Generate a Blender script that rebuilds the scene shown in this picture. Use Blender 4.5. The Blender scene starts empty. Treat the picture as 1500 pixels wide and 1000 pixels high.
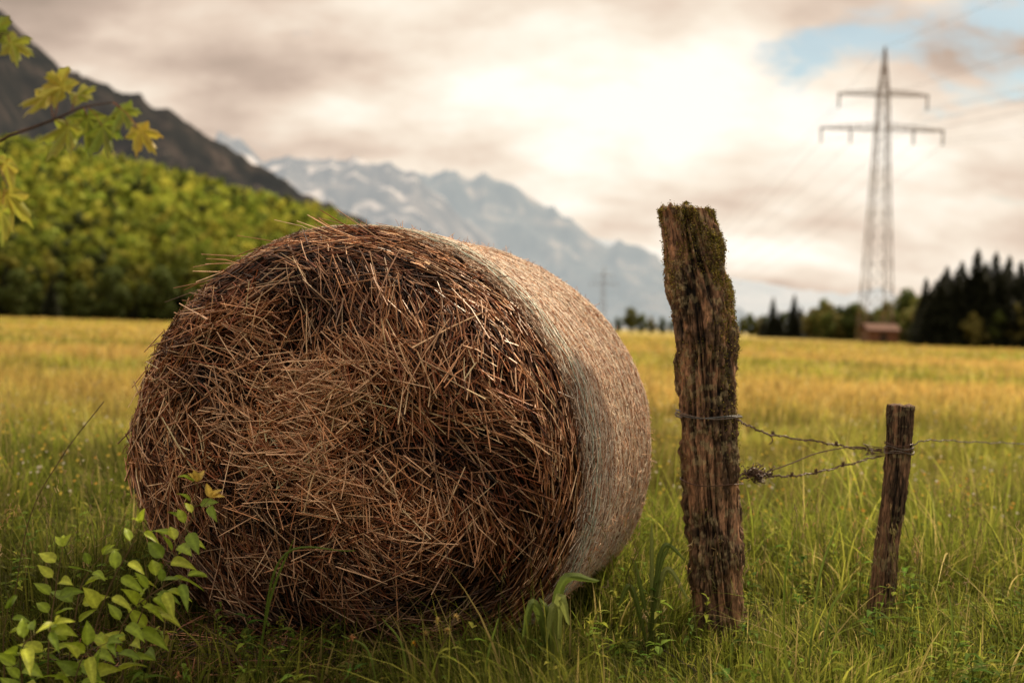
import bpy, math, random
import numpy as np
from mathutils import Vector, Matrix, Euler
random.seed(4); rng=np.random.default_rng(4)
sc=bpy.context.scene
sc.view_settings.view_transform='Standard'; sc.view_settings.look='None'; sc.view_settings.exposure=0
col=sc.collection
# ---------------------------------------------------------------- camera
cd=bpy.data.cameras.new("camera"); cam=bpy.data.objects.new("camera",cd); col.objects.link(cam); sc.camera=cam
cd.lens=35; cd.sensor_width=36; cd.clip_end=30000; cd.clip_start=0.05
R=Matrix.Rotation(math.radians(90-0.9),3,'X')@Matrix.Rotation(math.radians(1.7),3,'Z')
cam.matrix_world=Matrix.Translation((0,0,1))@R.to_4x4()
cd.dof.use_dof=True; cd.dof.focus_distance=2.95; cd.dof.aperture_fstop=1.6; cd.dof.aperture_blades=0
def at(u,v,d):
    """image pixel cast along its camera ray -> world point at distance d (m) from the camera plane"""
    r=R@Vector(((u-750)/1458.33,(500-v)/1458.33,-1)); r*=d/r.y
    return Vector((r.x,r.y,r.z+1))
# ---------------------------------------------------------------- noise
def h3(ix,iy,iz):
    n=(ix.astype(np.int64)*374761393+iy.astype(np.int64)*668265263+iz.astype(np.int64)*2147483647)&0xffffffff
    n=((n^(n>>13))*1274126177)&0xffffffff
    n=(n^(n>>16))&0xffffff
    return n/float(0xffffff)
def vn(P):
    P=np.asarray(P,float); i=np.floor(P); f=P-i; f=f*f*(3-2*f); x,y,z=i[:,0],i[:,1],i[:,2]; a,b,c=f[:,0],f[:,1],f[:,2]
    def L(p,q,t): return p+(q-p)*t
    return L(L(L(h3(x,y,z),h3(x+1,y,z),a),L(h3(x,y+1,z),h3(x+1,y+1,z),a),b),
             L(L(h3(x,y,z+1),h3(x+1,y,z+1),a),L(h3(x,y+1,z+1),h3(x+1,y+1,z+1),a),b),c)
def fbm(P,o=4):
    P=np.asarray(P,float); s=0;a=.5;t=0
    for k in range(o):
        s=s+a*vn(P*(2**k)+k*17.3); t+=a; a*=.5
    return s/t
# ---------------------------------------------------------------- mesh helpers
def npmesh(name,V,F,mat=None,tint=None,smooth=False):
    V=np.asarray(V,np.float32).reshape(-1,3); F=np.asarray(F,np.int32); k=F.shape[1]
    me=bpy.data.meshes.new(name); me.vertices.add(len(V)); me.vertices.foreach_set("co",V.ravel())
    me.loops.add(F.size); me.loops.foreach_set("vertex_index",F.ravel())
    me.polygons.add(len(F)); me.polygons.foreach_set("loop_start",np.arange(0,F.size,k,dtype=np.int32))
    me.polygons.foreach_set("loop_total",np.full(len(F),k,np.int32))
    if smooth: me.polygons.foreach_set("use_smooth",np.ones(len(F),bool))
    me.update(calc_edges=True)
    if tint is not None:
        t=np.ones((len(V),4),np.float32); t[:,:3]=tint
        at_=me.attributes.new("tint",'FLOAT_COLOR','POINT'); at_.data.foreach_set("color",t.ravel())
    if mat: me.materials.append(mat)
    return me
class Acc:
    def __init__(s): s.v=[];s.f=[];s.c=[]
    def add(s,v,f,c=(1,1,1)):
        o=len(s.v); s.v+= [tuple(p) for p in v]; s.f+=[tuple(i+o for i in q) for q in f]
        if len(v) and isinstance(c,list): s.c+=c
        else: s.c+=[tuple(c)]*len(v)
    def mesh(s,name,mat,smooth=False):
        me=bpy.data.meshes.new(name); me.from_pydata(s.v,[],s.f); me.update()
        a=me.attributes.new("tint",'FLOAT_COLOR','POINT')
        a.data.foreach_set("color",np.array([(*c,1) for c in s.c],np.float32).ravel())
        if smooth: me.polygons.foreach_set("use_smooth",[True]*len(me.polygons))
        me.materials.append(mat); return me
def obj(name,me,parent=None,label=None,cat=None,group=None,kind=None,loc=None,rot=None):
    o=bpy.data.objects.new(name,me); col.objects.link(o)
    if parent: o.parent=parent
    if label:o["label"]=label
    if cat:o["category"]=cat
    if group:o["group"]=group
    if kind:o["kind"]=kind
    if loc is not None:o.location=loc
    if rot is not None:o.rotation_euler=rot
    return o
def tube(acc,pts,rad,n=6,c=(1,1,1),cap=True):
    pts=[Vector(p) for p in pts]; m=len(pts)
    if not hasattr(rad,'__len__'): rad=[rad]*m
    V=[];F=[]; prev=None
    for i,p in enumerate(pts):
        d=(pts[min(i+1,m-1)]-pts[max(i-1,0)])
        if d.length<1e-9:d=Vector((0,0,1))
        d.normalize()
        if prev is None: a=d.orthogonal().normalized()
        else:
            a=prev-d*prev.dot(d)
            a=a.normalized() if a.length>1e-6 else d.orthogonal().normalized()
        prev=a; b=d.cross(a)
        for k in range(n):
            t=2*math.pi*k/n; V.append(p+(a*math.cos(t)+b*math.sin(t))*rad[i])
    for i in range(m-1):
        for k in range(n): F.append((i*n+k,i*n+(k+1)%n,(i+1)*n+(k+1)%n,(i+1)*n+k))
    if cap: F.append(tuple(range(n-1,-1,-1)));F.append(tuple((m-1)*n+k for k in range(n)))
    acc.add(V,F,c)
def spline(P,n):
    P=[Vector(p) for p in P]; out=[]
    Q=[P[0]*2-P[1]]+P+[P[-1]*2-P[-2]]
    for i in range(1,len(Q)-2):
        for k in range(n):
            t=k/n; a,b,c,d=Q[i-1],Q[i],Q[i+1],Q[i+2]
            out.append(0.5*((2*b)+(c-a)*t+(2*a-5*b+4*c-d)*t*t+(3*b-a-3*c+d)*t**3))
    out.append(P[-1]); return out
# ---------------------------------------------------------------- materials
def newmat(name):
    m=bpy.data.materials.new(name); m.use_nodes=True; nt=m.node_tree; nt.nodes.clear()
    o=nt.nodes.new('ShaderNodeOutputMaterial'); return m,nt,o
def N(nt,t,**k):
    n=nt.nodes.new(t)
    for a,b in k.items(): setattr(n,a,b)
    return n
def ramp(nt,stops,fac):
    r=N(nt,'ShaderNodeValToRGB'); e=r.color_ramp.elements
    while len(e)>1:e.remove(e[0])
    e[0].position=stops[0][0]; e[0].color=(*stops[0][1],1)
    for p,c in stops[1:]:
        x=e.new(p); x.color=(*c,1)
    nt.links.new(fac,r.inputs[0]); return r.outputs[0]
def noise(nt,scale,detail=5,rough=.6,vec=None,dist=0):
    n=N(nt,'ShaderNodeTexNoise'); n.inputs['Scale'].default_value=scale;n.inputs['Detail'].default_value=detail
    n.inputs['Roughness'].default_value=rough; n.inputs['Distortion'].default_value=dist
    if vec is not None: nt.links.new(vec,n.inputs['Vector'])
    return n.outputs['Fac']
def mapping(nt,scale):
    t=N(nt,'ShaderNodeTexCoord'); m=N(nt,'ShaderNodeMapping'); m.inputs['Scale'].default_value=scale
    nt.links.new(t.outputs['Object'],m.inputs['Vector']); return m.outputs[0]
def mixc(nt,a,b,f,bt='MIX'):
    m=N(nt,'ShaderNodeMix',data_type='RGBA',blend_type=bt)
    for s,v in ((m.inputs[6],a),(m.inputs[7],b),(m.inputs[0],f)):
        if isinstance(v,(int,float)): s.default_value=v
        elif isinstance(v,tuple): s.default_value=(*v,1)
        else: nt.links.new(v,s)
    return m.outputs[2]
def tinted(name,transl=.35,rough=.5,spec=.3,nscale=30,lo=.7,hi=1.25,mult=1.0):
    m,nt,o=newmat(name); a=N(nt,'ShaderNodeAttribute',attribute_name="tint")
    nf=noise(nt,nscale,3); rr=ramp(nt,[(.3,(lo*mult,)*3),(.7,(hi*mult,)*3)],nf)
    c=mixc(nt,a.outputs['Color'],rr,1.0,'MULTIPLY')
    p=N(nt,'ShaderNodeBsdfPrincipled'); nt.links.new(c,p.inputs['Base Color']); p.inputs['Roughness'].default_value=rough
    p.inputs['Specular IOR Level'].default_value=spec
    if transl>0:
        t=N(nt,'ShaderNodeBsdfTranslucent'); nt.links.new(c,t.inputs[0]); x=N(nt,'ShaderNodeMixShader'); x.inputs[0].default_value=transl
        nt.links.new(p.outputs[0],x.inputs[1]);nt.links.new(t.outputs[0],x.inputs[2]);nt.links.new(x.outputs[0],o.inputs[0])
    else: nt.links.new(p.outputs[0],o.inputs[0])
    return m
M_grass=tinted("grass_blades",.5,.6,.12,3,.8,1.2)
M_weed=tinted("weed_leaves",.45,.8,.05,40,.8,1.2)
M_leaf=tinted("leaf_green",.45,.45,.3,60,.8,1.2)
M_tree=tinted("tree_foliage",.35,.7,.1,.4,.7,1.3)
M_straw=tinted("dry_straw",.0,.38,.5,45,.6,1.3)
M_pale=tinted("pale_net_straw",.25,.6,.3,45,.8,1.15)
M_core=tinted("packed_hay",0,.95,.05,60,.3,1.6)
M_bark=tinted("bark",0,.85,.2,8,.6,1.3)
M_moss=tinted("moss",.15,.9,.1,50,.7,1.3)
M_steel=tinted("weathered_steel",0,.5,.4,1,.85,1.1)
M_wire=tinted("rusty_wire",0,.5,.5,90,.4,1.3)
# ground
m,nt,o=newmat("meadow_soil"); v=mapping(nt,(1,1,1)); 
g=ramp(nt,[(.3,(.15,.15,.03)),(.5,(.32,.26,.07)),(.7,(.52,.38,.14))],noise(nt,.09,6,.65,mapping(nt,(.5,1.6,1))))
s=ramp(nt,[(.35,(.018,.016,.007)),(.7,(.06,.065,.016))],noise(nt,6,6,.7,v))
sep=N(nt,'ShaderNodeSeparateXYZ');tc=N(nt,'ShaderNodeTexCoord');nt.links.new(tc.outputs['Object'],sep.inputs[0])
mr=N(nt,'ShaderNodeMapRange');mr.inputs[1].default_value=5;mr.inputs[2].default_value=14;nt.links.new(sep.outputs[1],mr.inputs[0])
p=N(nt,'ShaderNodeBsdfPrincipled');p.inputs['Roughness'].default_value=.95;p.inputs['Specular IOR Level'].default_value=.1
nt.links.new(mixc(nt,s,g,mr.outputs[0]),p.inputs['Base Color']);nt.links.new(p.outputs[0],o.inputs[0]);M_ground=m
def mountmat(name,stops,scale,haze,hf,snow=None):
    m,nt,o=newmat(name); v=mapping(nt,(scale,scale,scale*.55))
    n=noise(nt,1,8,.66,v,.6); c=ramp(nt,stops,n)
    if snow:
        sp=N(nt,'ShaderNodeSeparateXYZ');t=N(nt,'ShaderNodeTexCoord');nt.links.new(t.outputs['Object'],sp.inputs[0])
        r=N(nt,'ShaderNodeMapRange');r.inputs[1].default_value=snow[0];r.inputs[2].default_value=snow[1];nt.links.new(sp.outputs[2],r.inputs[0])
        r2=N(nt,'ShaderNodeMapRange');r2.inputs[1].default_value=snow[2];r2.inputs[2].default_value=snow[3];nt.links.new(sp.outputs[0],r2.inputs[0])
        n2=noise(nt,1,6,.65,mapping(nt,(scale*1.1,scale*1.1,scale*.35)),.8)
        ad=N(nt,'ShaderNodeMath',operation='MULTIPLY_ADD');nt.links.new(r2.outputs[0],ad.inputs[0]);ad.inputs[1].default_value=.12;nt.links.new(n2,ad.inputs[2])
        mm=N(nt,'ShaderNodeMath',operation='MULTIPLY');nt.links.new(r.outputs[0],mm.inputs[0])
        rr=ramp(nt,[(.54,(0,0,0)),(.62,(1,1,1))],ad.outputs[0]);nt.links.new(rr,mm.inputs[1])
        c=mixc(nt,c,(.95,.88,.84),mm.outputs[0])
    p=N(nt,'ShaderNodeBsdfDiffuse');nt.links.new(c,p.inputs[0]); e=N(nt,'ShaderNodeEmission');e.inputs[0].default_value=(*haze,1)  # aerial haze painted into the rock as constant emission
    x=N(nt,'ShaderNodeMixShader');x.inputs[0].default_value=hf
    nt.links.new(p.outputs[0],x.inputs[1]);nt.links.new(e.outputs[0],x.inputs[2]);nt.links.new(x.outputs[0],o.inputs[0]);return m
# ---------------------------------------------------------------- world + sun
to_sun=Vector((.45,.46,.76)).normalized()
w=bpy.data.worlds.new("World"); sc.world=w; w.use_nodes=True; nt=w.node_tree; nt.nodes.clear()
wo=N(nt,'ShaderNodeOutputWorld'); sky=N(nt,'ShaderNodeTexSky',sky_type='NISHITA'); sky.sun_disc=False
sky.sun_elevation=math.asin(to_sun.z); sky.sun_rotation=math.atan2(to_sun.x,to_sun.y)
b1=N(nt,'ShaderNodeBackground'); b1.inputs[1].default_value=.115; nt.links.new(mixc(nt,sky.outputs[0],(1.05,1.08,.88),1.0,'MULTIPLY'),b1.inputs[0])
tc=N(nt,'ShaderNodeTexCoord'); sp=N(nt,'ShaderNodeSeparateXYZ'); nt.links.new(tc.outputs['Generated'],sp.inputs[0])
def M2(op,a,b=None,c=None):
    n=N(nt,'ShaderNodeMath',operation=op)
    for i,v in enumerate((a,b,c)):
        if v is None: continue
        if isinstance(v,(int,float)): n.inputs[i].default_value=v
        else: nt.links.new(v,n.inputs[i])
    return n.outputs[0]
def MR(x,a,b,c,d):
    n=N(nt,'ShaderNodeMapRange');nt.links.new(x,n.inputs[0])
    for i,v in enumerate((a,b,c,d)): n.inputs[i+1].default_value=v
    return n.outputs[0]
zz=M2('ADD',M2('ABSOLUTE',sp.outputs[2]),.45)
cx=N(nt,'ShaderNodeCombineXYZ'); nt.links.new(M2('DIVIDE',sp.outputs[0],zz),cx.inputs[0]); nt.links.new(M2('DIVIDE',sp.outputs[1],zz),cx.inputs[1])
mp=N(nt,'ShaderNodeMapping'); mp.inputs['Scale'].default_value=(1.5,2.3,1); mp.inputs['Location'].default_value=(3.1,1.7,0); nt.links.new(cx.outputs[0],mp.inputs[0])
n1=noise(nt,1.9,6,.52,mp.outputs[0],.10); n2=noise(nt,4.6,8,.62,mp.outputs[0],.3)
def lobe(u,v,k):
    d=(at(u,v,1)-Vector((0,0,1))).normalized()
    n=N(nt,'ShaderNodeVectorMath',operation='DOT_PRODUCT');nt.links.new(tc.outputs['Generated'],n.inputs[0]);n.inputs[1].default_value=d
    return M2('POWER',M2('MAXIMUM',n.outputs['Value'],0),k)
gl=M2('ADD',M2('MULTIPLY',lobe(780,150,90),.34),M2('MULTIPLY',lobe(1080,240,60),.30))
val=M2('ADD',M2('MULTIPLY_ADD',n1,1.25,-.085),M2('MULTIPLY',gl,.50)); 
val=M2('ADD',val,MR(sp.outputs[2],.0,.16,.07,0.))
val=M2('SUBTRACT',val,M2('MULTIPLY',lobe(120,0,25),.05))
cc=ramp(nt,[(.25,(.44,.34,.27)),(.40,(.62,.48,.385)),(.52,(.82,.66,.53)),(.64,(.98,.85,.70)),(.82,(1.18,1.09,.96))],val)
b2=N(nt,'ShaderNodeBackground'); nt.links.new(cc,b2.inputs[0])
over=MR(sp.outputs[2],.4,.8,1.0,1.6); back=MR(sp.outputs[1],.3,-.3,0,1); lowb=MR(sp.outputs[2],.05,.5,.34,1.0)  # sky boosted overhead, dimmed low behind camera, added to shade the bale face
mb_=M2('ADD',1.0,M2('MULTIPLY',back,M2('SUBTRACT',lowb,1.0)))
nt.links.new(M2('MULTIPLY',M2('MULTIPLY',over,mb_),1.0),b2.inputs[1])
bl=M2('ADD',M2('ADD',M2('MULTIPLY',lobe(1250,50,700),.23),M2('MULTIPLY',lobe(1465,15,330),.30)),M2('MULTIPLY',lobe(1165,115,1500),.22))
bm=M2('ADD',n2,bl); mrr=MR(bm,.65,.85,0,.85)
mx=N(nt,'ShaderNodeMixShader');nt.links.new(mrr,mx.inputs[0]);nt.links.new(b2.outputs[0],mx.inputs[1]);nt.links.new(b1.outputs[0],mx.inputs[2]);nt.links.new(mx.outputs[0],wo.inputs[0])
sd=bpy.data.lights.new("sun",'SUN'); sd.energy=5.0; sd.angle=math.radians(3.5); sd.color=(1,.81,.56)
so=bpy.data.objects.new("sun",sd); col.objects.link(so); so.rotation_euler=to_sun.to_track_quat('Z','Y').to_euler()
# ---------------------------------------------------------------- ground
gs=[-9000,-3000,-800,-200,-60,-20,-8,-3,0,3,8,20,60,200,800,3000,9000]
V=[(x,y,0) for y in gs for x in gs]; n=len(gs)
F=[(j*n+i,j*n+i+1,(j+1)*n+i+1,(j+1)*n+i) for j in range(n-1) for i in range(n-1)]
obj("meadow_ground",npmesh("meadow_ground",V,F,M_ground),kind="structure",label="flat green and golden hay meadow",cat="ground")
# ---------------------------------------------------------------- mountains
def mountain(name,pts,D,mat,front,back,amp,ns,label,nu=260,nv=70,seed=0,silh=1.0):
    P=[at(u,v,D) for u,v in pts]; X=np.array([p.x/D for p in P]); Z=np.array([max(p.z,0) for p in P])
    t=np.linspace(X[0],X[-1],nu); s=np.linspace(-1,.6,nv); T,S=np.meshgrid(t,s)
    H=np.interp(T,X,Z); Y=np.where(S<0,D*(1+front*S),D*(1+back*S)); XX=T*Y
    base=np.where(S<0,(1+S)**1.35,(1-S/.6))
    q=np.stack([XX.ravel()/ns+seed,Y.ravel()/ns,np.zeros(XX.size)],1)
    nz=(1-np.abs(fbm(q,6)-.5)*4).reshape(XX.shape)
    f1=fbm(np.stack([T.ravel()*D/ns*4,np.zeros(T.size)+seed,np.zeros(T.size)],1),5)
    sil=((1-np.abs(f1-.5)*5)-.4).reshape(T.shape)
    Zz=H*base+ amp*(nz-.6)*np.clip(base*(1-base)*3,0,1)+amp*.30*silh*sil*base**2
    edge=np.clip((T-X[0])/(.03),0,1)*np.clip((X[-1]-T)/.03,0,1)
    Zz=np.maximum(Zz*edge,-2)-3
    V=np.stack([XX,Y,Zz],-1).reshape(-1,3); idx=np.arange(nu*nv).reshape(nv,nu)
    F=np.stack([idx[:-1,:-1],idx[:-1,1:],idx[1:,1:],idx[1:,:-1]],-1).reshape(-1,4)
    return obj(name,npmesh(name,V,F,mat,smooth=True),kind="structure",label=label,cat="mountain")
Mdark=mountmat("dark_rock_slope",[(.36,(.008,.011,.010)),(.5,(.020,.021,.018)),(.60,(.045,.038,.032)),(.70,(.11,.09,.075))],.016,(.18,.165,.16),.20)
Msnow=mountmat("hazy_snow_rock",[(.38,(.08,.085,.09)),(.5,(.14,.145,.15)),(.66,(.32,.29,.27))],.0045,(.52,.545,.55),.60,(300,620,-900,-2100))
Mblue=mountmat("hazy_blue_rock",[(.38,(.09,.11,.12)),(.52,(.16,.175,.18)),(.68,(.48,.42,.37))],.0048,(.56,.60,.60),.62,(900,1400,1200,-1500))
Mfar=mountmat("hazy_far_rock",[(.42,(.28,.31,.33)),(.6,(.52,.50,.49))],.003,(.80,.79,.74),.78)
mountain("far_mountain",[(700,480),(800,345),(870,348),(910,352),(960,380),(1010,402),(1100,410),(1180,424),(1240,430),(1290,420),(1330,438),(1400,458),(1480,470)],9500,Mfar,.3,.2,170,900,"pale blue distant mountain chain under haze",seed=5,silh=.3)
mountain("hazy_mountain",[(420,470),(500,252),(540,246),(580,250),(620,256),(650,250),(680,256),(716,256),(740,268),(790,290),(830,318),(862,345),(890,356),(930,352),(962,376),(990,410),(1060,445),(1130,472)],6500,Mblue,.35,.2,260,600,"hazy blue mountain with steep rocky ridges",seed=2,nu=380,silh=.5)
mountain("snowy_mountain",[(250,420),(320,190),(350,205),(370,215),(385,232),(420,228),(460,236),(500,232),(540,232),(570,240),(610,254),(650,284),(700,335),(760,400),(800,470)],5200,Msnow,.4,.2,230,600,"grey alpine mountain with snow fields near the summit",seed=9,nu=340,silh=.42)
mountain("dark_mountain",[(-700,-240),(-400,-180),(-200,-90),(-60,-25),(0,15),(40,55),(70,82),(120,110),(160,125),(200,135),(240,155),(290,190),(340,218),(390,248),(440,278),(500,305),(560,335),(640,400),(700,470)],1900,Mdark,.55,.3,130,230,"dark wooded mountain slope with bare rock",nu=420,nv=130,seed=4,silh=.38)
# ---------------------------------------------------------------- trees
def crown_np(r,h0,h1,lumps,per,size,r0):
    """leaf clumps through the crown volume; returns V,F,tint(shade)"""
    C=[];Rr=[]
    for i in range(lumps):
        z=r0.uniform(0,1); a=r0.uniform(0,6.28); rad=r*math.sin(math.pi*min(max(.12+.8*z**.85,0),1))*r0.uniform(.2,.85)
        C.append((rad*math.cos(a),rad*math.sin(a),h0+(h1-h0)*z*.92)); Rr.append(r*r0.uniform(.28,.48))
    C=np.array(C);Rr=np.array(Rr); n=lumps*per
    ci=np.repeat(np.arange(lumps),per); d=r0.normal(size=(n,3)); d/=np.linalg.norm(d,axis=1)[:,None]
    P=C[ci]+d*(Rr[ci]*r0.uniform(.65,1.12,n))[:,None]
    nrm=d+r0.normal(size=(n,3))*.45; nrm/=np.linalg.norm(nrm,axis=1)[:,None]
    a=np.cross(nrm,r0.normal(size=(n,3))); a/=np.linalg.norm(a,axis=1)[:,None]; b=np.cross(nrm,a)
    s=size*r0.uniform(.5,1.2,n)[:,None]
    V=np.stack([P+a*s,P+b*s*.6,P-a*s,P-b*s*.6],1).reshape(-1,3); F=np.arange(n*4).reshape(n,4)
    sh=np.clip(.60+.5*d[:,2]+.25*(P[:,2]-h0)/(h1-h0),.35,1.3)*r0.uniform(.7,1.25,n)  # painted light: clump tops and upper crown brighter, undersides darker
    return V,F,np.repeat(sh,4)
def spruce_np(h,r,r0):
    V=[];sh=[]
    L=int(h*3.2)
    for i in range(L):
        t=i/L; z=h*(.05+.95*t); rr=r*(1-t)**.75*r0.uniform(.75,1.15)+.15
        nb=int(12+14*(1-t)); 
        for k in range(nb):
            a=r0.uniform(0,6.28); ca,sa=math.cos(a),math.sin(a); Lb=rr*r0.uniform(.7,1.1)
            for j in range(3):
                f0=j/3;f1=(j+1.3)/3; w=(.62-.13*j)*(.45+.55*(1-t))
                dz0=-.35*Lb*f0**1.3;dz1=-.35*Lb*f1**1.3
                p0=(ca*Lb*f0,sa*Lb*f0,z+dz0);p1=(ca*Lb*f1,sa*Lb*f1,z+dz1)
                m_=((p0[0]+p1[0])/2,(p0[1]+p1[1])/2,(p0[2]+p1[2])/2)
                V+=[p0,(m_[0]-sa*w,m_[1]+ca*w,m_[2]-.25),p1,(m_[0]+sa*w,m_[1]-ca*w,m_[2]-.25)]; sh+=[r0.uniform(.6,1.2)]*4
    V=np.array(V); return V,np.arange(len(V)).reshape(-1,4),np.array(sh)
def make_trunk(h,r,limbs,c):
    a=Acc(); p=[(0,0,-.3),(r*.2,0,h*.3),(-r*.3,r*.3,h*.6),(0,0,h)]
    tube(a,spline(p,4),[r*(1-.8*i/12) for i in range(13)],8,c)
    for i in range(limbs):
        z=h*random.uniform(.35,.85); an=random.uniform(0,6.28); l=h*random.uniform(.2,.32)
        q=[(0,0,z),(math.cos(an)*l*.5,math.sin(an)*l*.5,z+l*.25),(math.cos(an)*l,math.sin(an)*l,z+l*.7)]
        tube(a,q,[r*.4,r*.25,r*.08],5,c)
    return a.mesh("trunk",M_bark,True)
dec=[];spr=[]
for i in range(4):
    r0=np.random.default_rng(50+i); r=3.9+.4*i
    V,F,sh=crown_np(r,1.6,13.5,28,62,.62,r0)
    c=np.array([(.17,.18,.045),(.13,.16,.04),(.22,.20,.06),(.09,.12,.032)][i])
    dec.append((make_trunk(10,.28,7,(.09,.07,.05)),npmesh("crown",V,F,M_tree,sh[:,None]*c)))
for i in range(3):
    V,F,sh=spruce_np(14+i,3.5+.35*i,np.random.default_rng(80+i))
    spr.append((make_trunk(14+i,.22,0,(.06,.045,.03)),npmesh("crown",V,F,M_tree,sh[:,None]*np.array((.024,.028,.013)))))
def plant_tree(name,var,x,y,z,s,label,cat,group,i):
    e=obj(name,None,label=label,cat=cat,group=group,loc=(x,y,z)); e.scale=(s*random.uniform(.9,1.15),s*random.uniform(.9,1.15),s); e.rotation_euler[2]=i*2.4
    obj("trunk",var[0],e); obj("crown",var[1],e)
k=0
def tree_at(kind,u,top,d,wide=1):
    global k; k+=1
    p=at(u,top,d)
    if kind=='s': v=spr[k%3]; hh=14+k%3; plant_tree("spruce_tree",v,p.x,d,0,p.z/hh,"dark pointed spruce at the meadow edge","tree","spruces at the meadow edge",k)
    else: v=dec[k%4]; plant_tree("deciduous_tree",v,p.x,d,0,p.z/14.2,"leafy green tree at the meadow edge","tree","leafy trees at the meadow edge",k)
for u,t,d in [(1372,408,128),(1388,388,122),(1410,380,126),(1433,362,118),(1446,380,122),(1460,366,119),(1479,372,121),(1500,395,118),(1425,400,124),(1395,405,120),(1520,380,121),(1545,370,124),(1468,395,116),(1133,434,230),(1143,455,230),(1164,430,225),(1174,448,230),(1232,445,215),(1244,452,215),(1118,462,240),(1357,405,125),(1450,405,116),(1490,405,117),(1417,398,118),(1380,400,117),(1402,392,117),(1440,390,117),(1473,385,117),(1497,380,125),(1365,420,118),(1512,400,115)]: tree_at('s',u,t,d)
for u,t,d in [(925,447,300),(940,458,290),(955,462,300),(970,465,310),(1088,462,300),(1100,458,280),(1110,462,280),(1150,458,260),(1188,455,250),(1206,436,210),(1218,440,205),(1255,445,210),(1270,452,220),(1300,440,190),(1315,430,180),(1330,425,175),(1342,430,170),(1352,430,160),(1362,430,140),(1380,430,130),(1405,440,125),(1510,420,118),(1486,440,116),(905,465,320),(1285,448,210),(1200,450,240),(1430,455,115),(1460,458,115),(1395,462,118),(1310,455,160),(1070,468,320),(1120,462,290),(1135,460,290),(1165,460,280),(1178,456,280),(1225,450,240),(1240,452,240),(1295,450,200),(1325,450,170),(1340,450,165),(890,468,320),(985,468,320),(1194,448,215),(1246,446,200),(1262,448,200),(1212,456,200),(1230,460,200),(1276,458,195)]: tree_at('d',u,t,d)
def hillz(x,y):
    r=np.asarray(y,float); t=np.asarray(x,float)/np.maximum(r,1)
    e=np.interp(t,[-1.2,-.56,-.51,-.38,-.3,-.2,-.15,-.10,-.05],[.180,.158,.152,.130,.113,.090,.069,.03,0])
    s=np.clip((r-165)/215,0,1); s=s*s*(3-2*s)*.55+s*.45
    return e*380*s
xs=np.linspace(-460,20,90); ys=np.linspace(150,470,60); XX,YY=np.meshgrid(xs,ys); Z=hillz(XX,YY)-.25
idx=np.arange(XX.size).reshape(XX.shape);F=np.stack([idx[:-1,:-1],idx[:-1,1:],idx[1:,1:],idx[1:,:-1]],-1).reshape(-1,4)
m,nt2,o=newmat("forest_floor");p=N(nt2,'ShaderNodeBsdfDiffuse');nt2.links.new(ramp(nt2,[(.4,(.02,.026,.008)),(.7,(.06,.08,.018))],noise(nt2,.2,4)),p.inputs[0]);nt2.links.new(p.outputs[0],o.inputs[0])
obj("forest_hill",npmesh("forest_hill",np.stack([XX,YY,Z],-1),F,m,smooth=True),kind="structure",label="wooded hillside rising behind the meadow",cat="hill")
BV=[];BF=[];BC=[];off=0
proto=[crown_np(1.95,.6,6.6,9,13,.52,np.random.default_rng(200+i)) for i in range(10)]
cols=np.array([(.37,.41,.055),(.26,.33,.045),(.48,.46,.07),(.18,.24,.035),(.33,.37,.05),(.07,.09,.03)])*1.08
NT=6500; ty=np.zeros(0); 
ty=rng.uniform(166,400,NT*3); ty=ty[rng.uniform(size=len(ty))<ty/400][:NT]; tt_=rng.uniform(-.64,-.11,len(ty)); tx=tt_*ty
tz=hillz(tx,ty); pn=fbm(np.stack([tx*.02,ty*.03,tx*0],1),3); pn=np.clip((pn-.5)*1.6+.5,0,1)
for i in range(len(ty)):
    V,F,sh=proto[i%10]; a=random.uniform(0,6.28); s=random.choice((.7,.85,1.0,1.2,1.45))
    ca,sa=math.cos(a)*s,math.sin(a)*s; sz=s*random.uniform(.85,1.25)
    W=np.stack([V[:,0]*ca-V[:,1]*sa+tx[i],V[:,0]*sa+V[:,1]*ca+ty[i],V[:,2]*sz+tz[i]],1)
    BV.append(W);BF.append(F+off);off+=len(W)
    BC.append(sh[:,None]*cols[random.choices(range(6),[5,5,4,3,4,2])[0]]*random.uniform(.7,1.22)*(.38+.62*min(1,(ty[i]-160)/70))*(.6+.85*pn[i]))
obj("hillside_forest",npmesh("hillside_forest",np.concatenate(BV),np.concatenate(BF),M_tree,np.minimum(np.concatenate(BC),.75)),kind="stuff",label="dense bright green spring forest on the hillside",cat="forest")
for i in range(34):
    y=random.uniform(150,168); x=(-.60+.5*i/34+random.uniform(-.008,.008))*y
    if x/y>-.2: y=165; 
    plant_tree("deciduous_tree" if i%3 else "spruce_tree",dec[(1,3,3)[i%3]] if i%3 else spr[(i//3)%3],x,y,0,random.uniform(.35,.58),"leafy tree at the foot of the wooded hillside" if i%3 else "dark spruce at the foot of the wooded hillside","tree","trees along the forest edge",i)
# ---------------------------------------------------------------- pylon
steel=(.17,.115,.085)
def beam(acc,p,q,w=.16): tube(acc,[p,q],w/2*1.0,4,steel)
def lattice():
    a=Acc(); lv=[(0,2.15),(4,1.95),(8,1.78),(12,1.62),(16,1.46),(19.5,1.32),(23,1.18),(26,1.06),(29,.96),(32,.87),(34.6,.78),(37.3,.68),(39.5,.48),(41.7,.28),(44.4,.06)]
    for (z0,w0),(z1,w1) in zip(lv,lv[1:]):
        c0=[(-w0,-w0,z0),(w0,-w0,z0),(w0,w0,z0),(-w0,w0,z0)];c1=[(-w1,-w1,z1),(w1,-w1,z1),(w1,w1,z1),(-w1,w1,z1)]
        for i in range(4):
            beam(a,c0[i],c1[i],.17); j=(i+1)%4
            beam(a,c0[i],c1[j],.10);beam(a,c0[j],c1[i],.10); beam(a,c1[i],c1[j],.09)
    return a.mesh("lattice_tower",M_steel)
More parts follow.
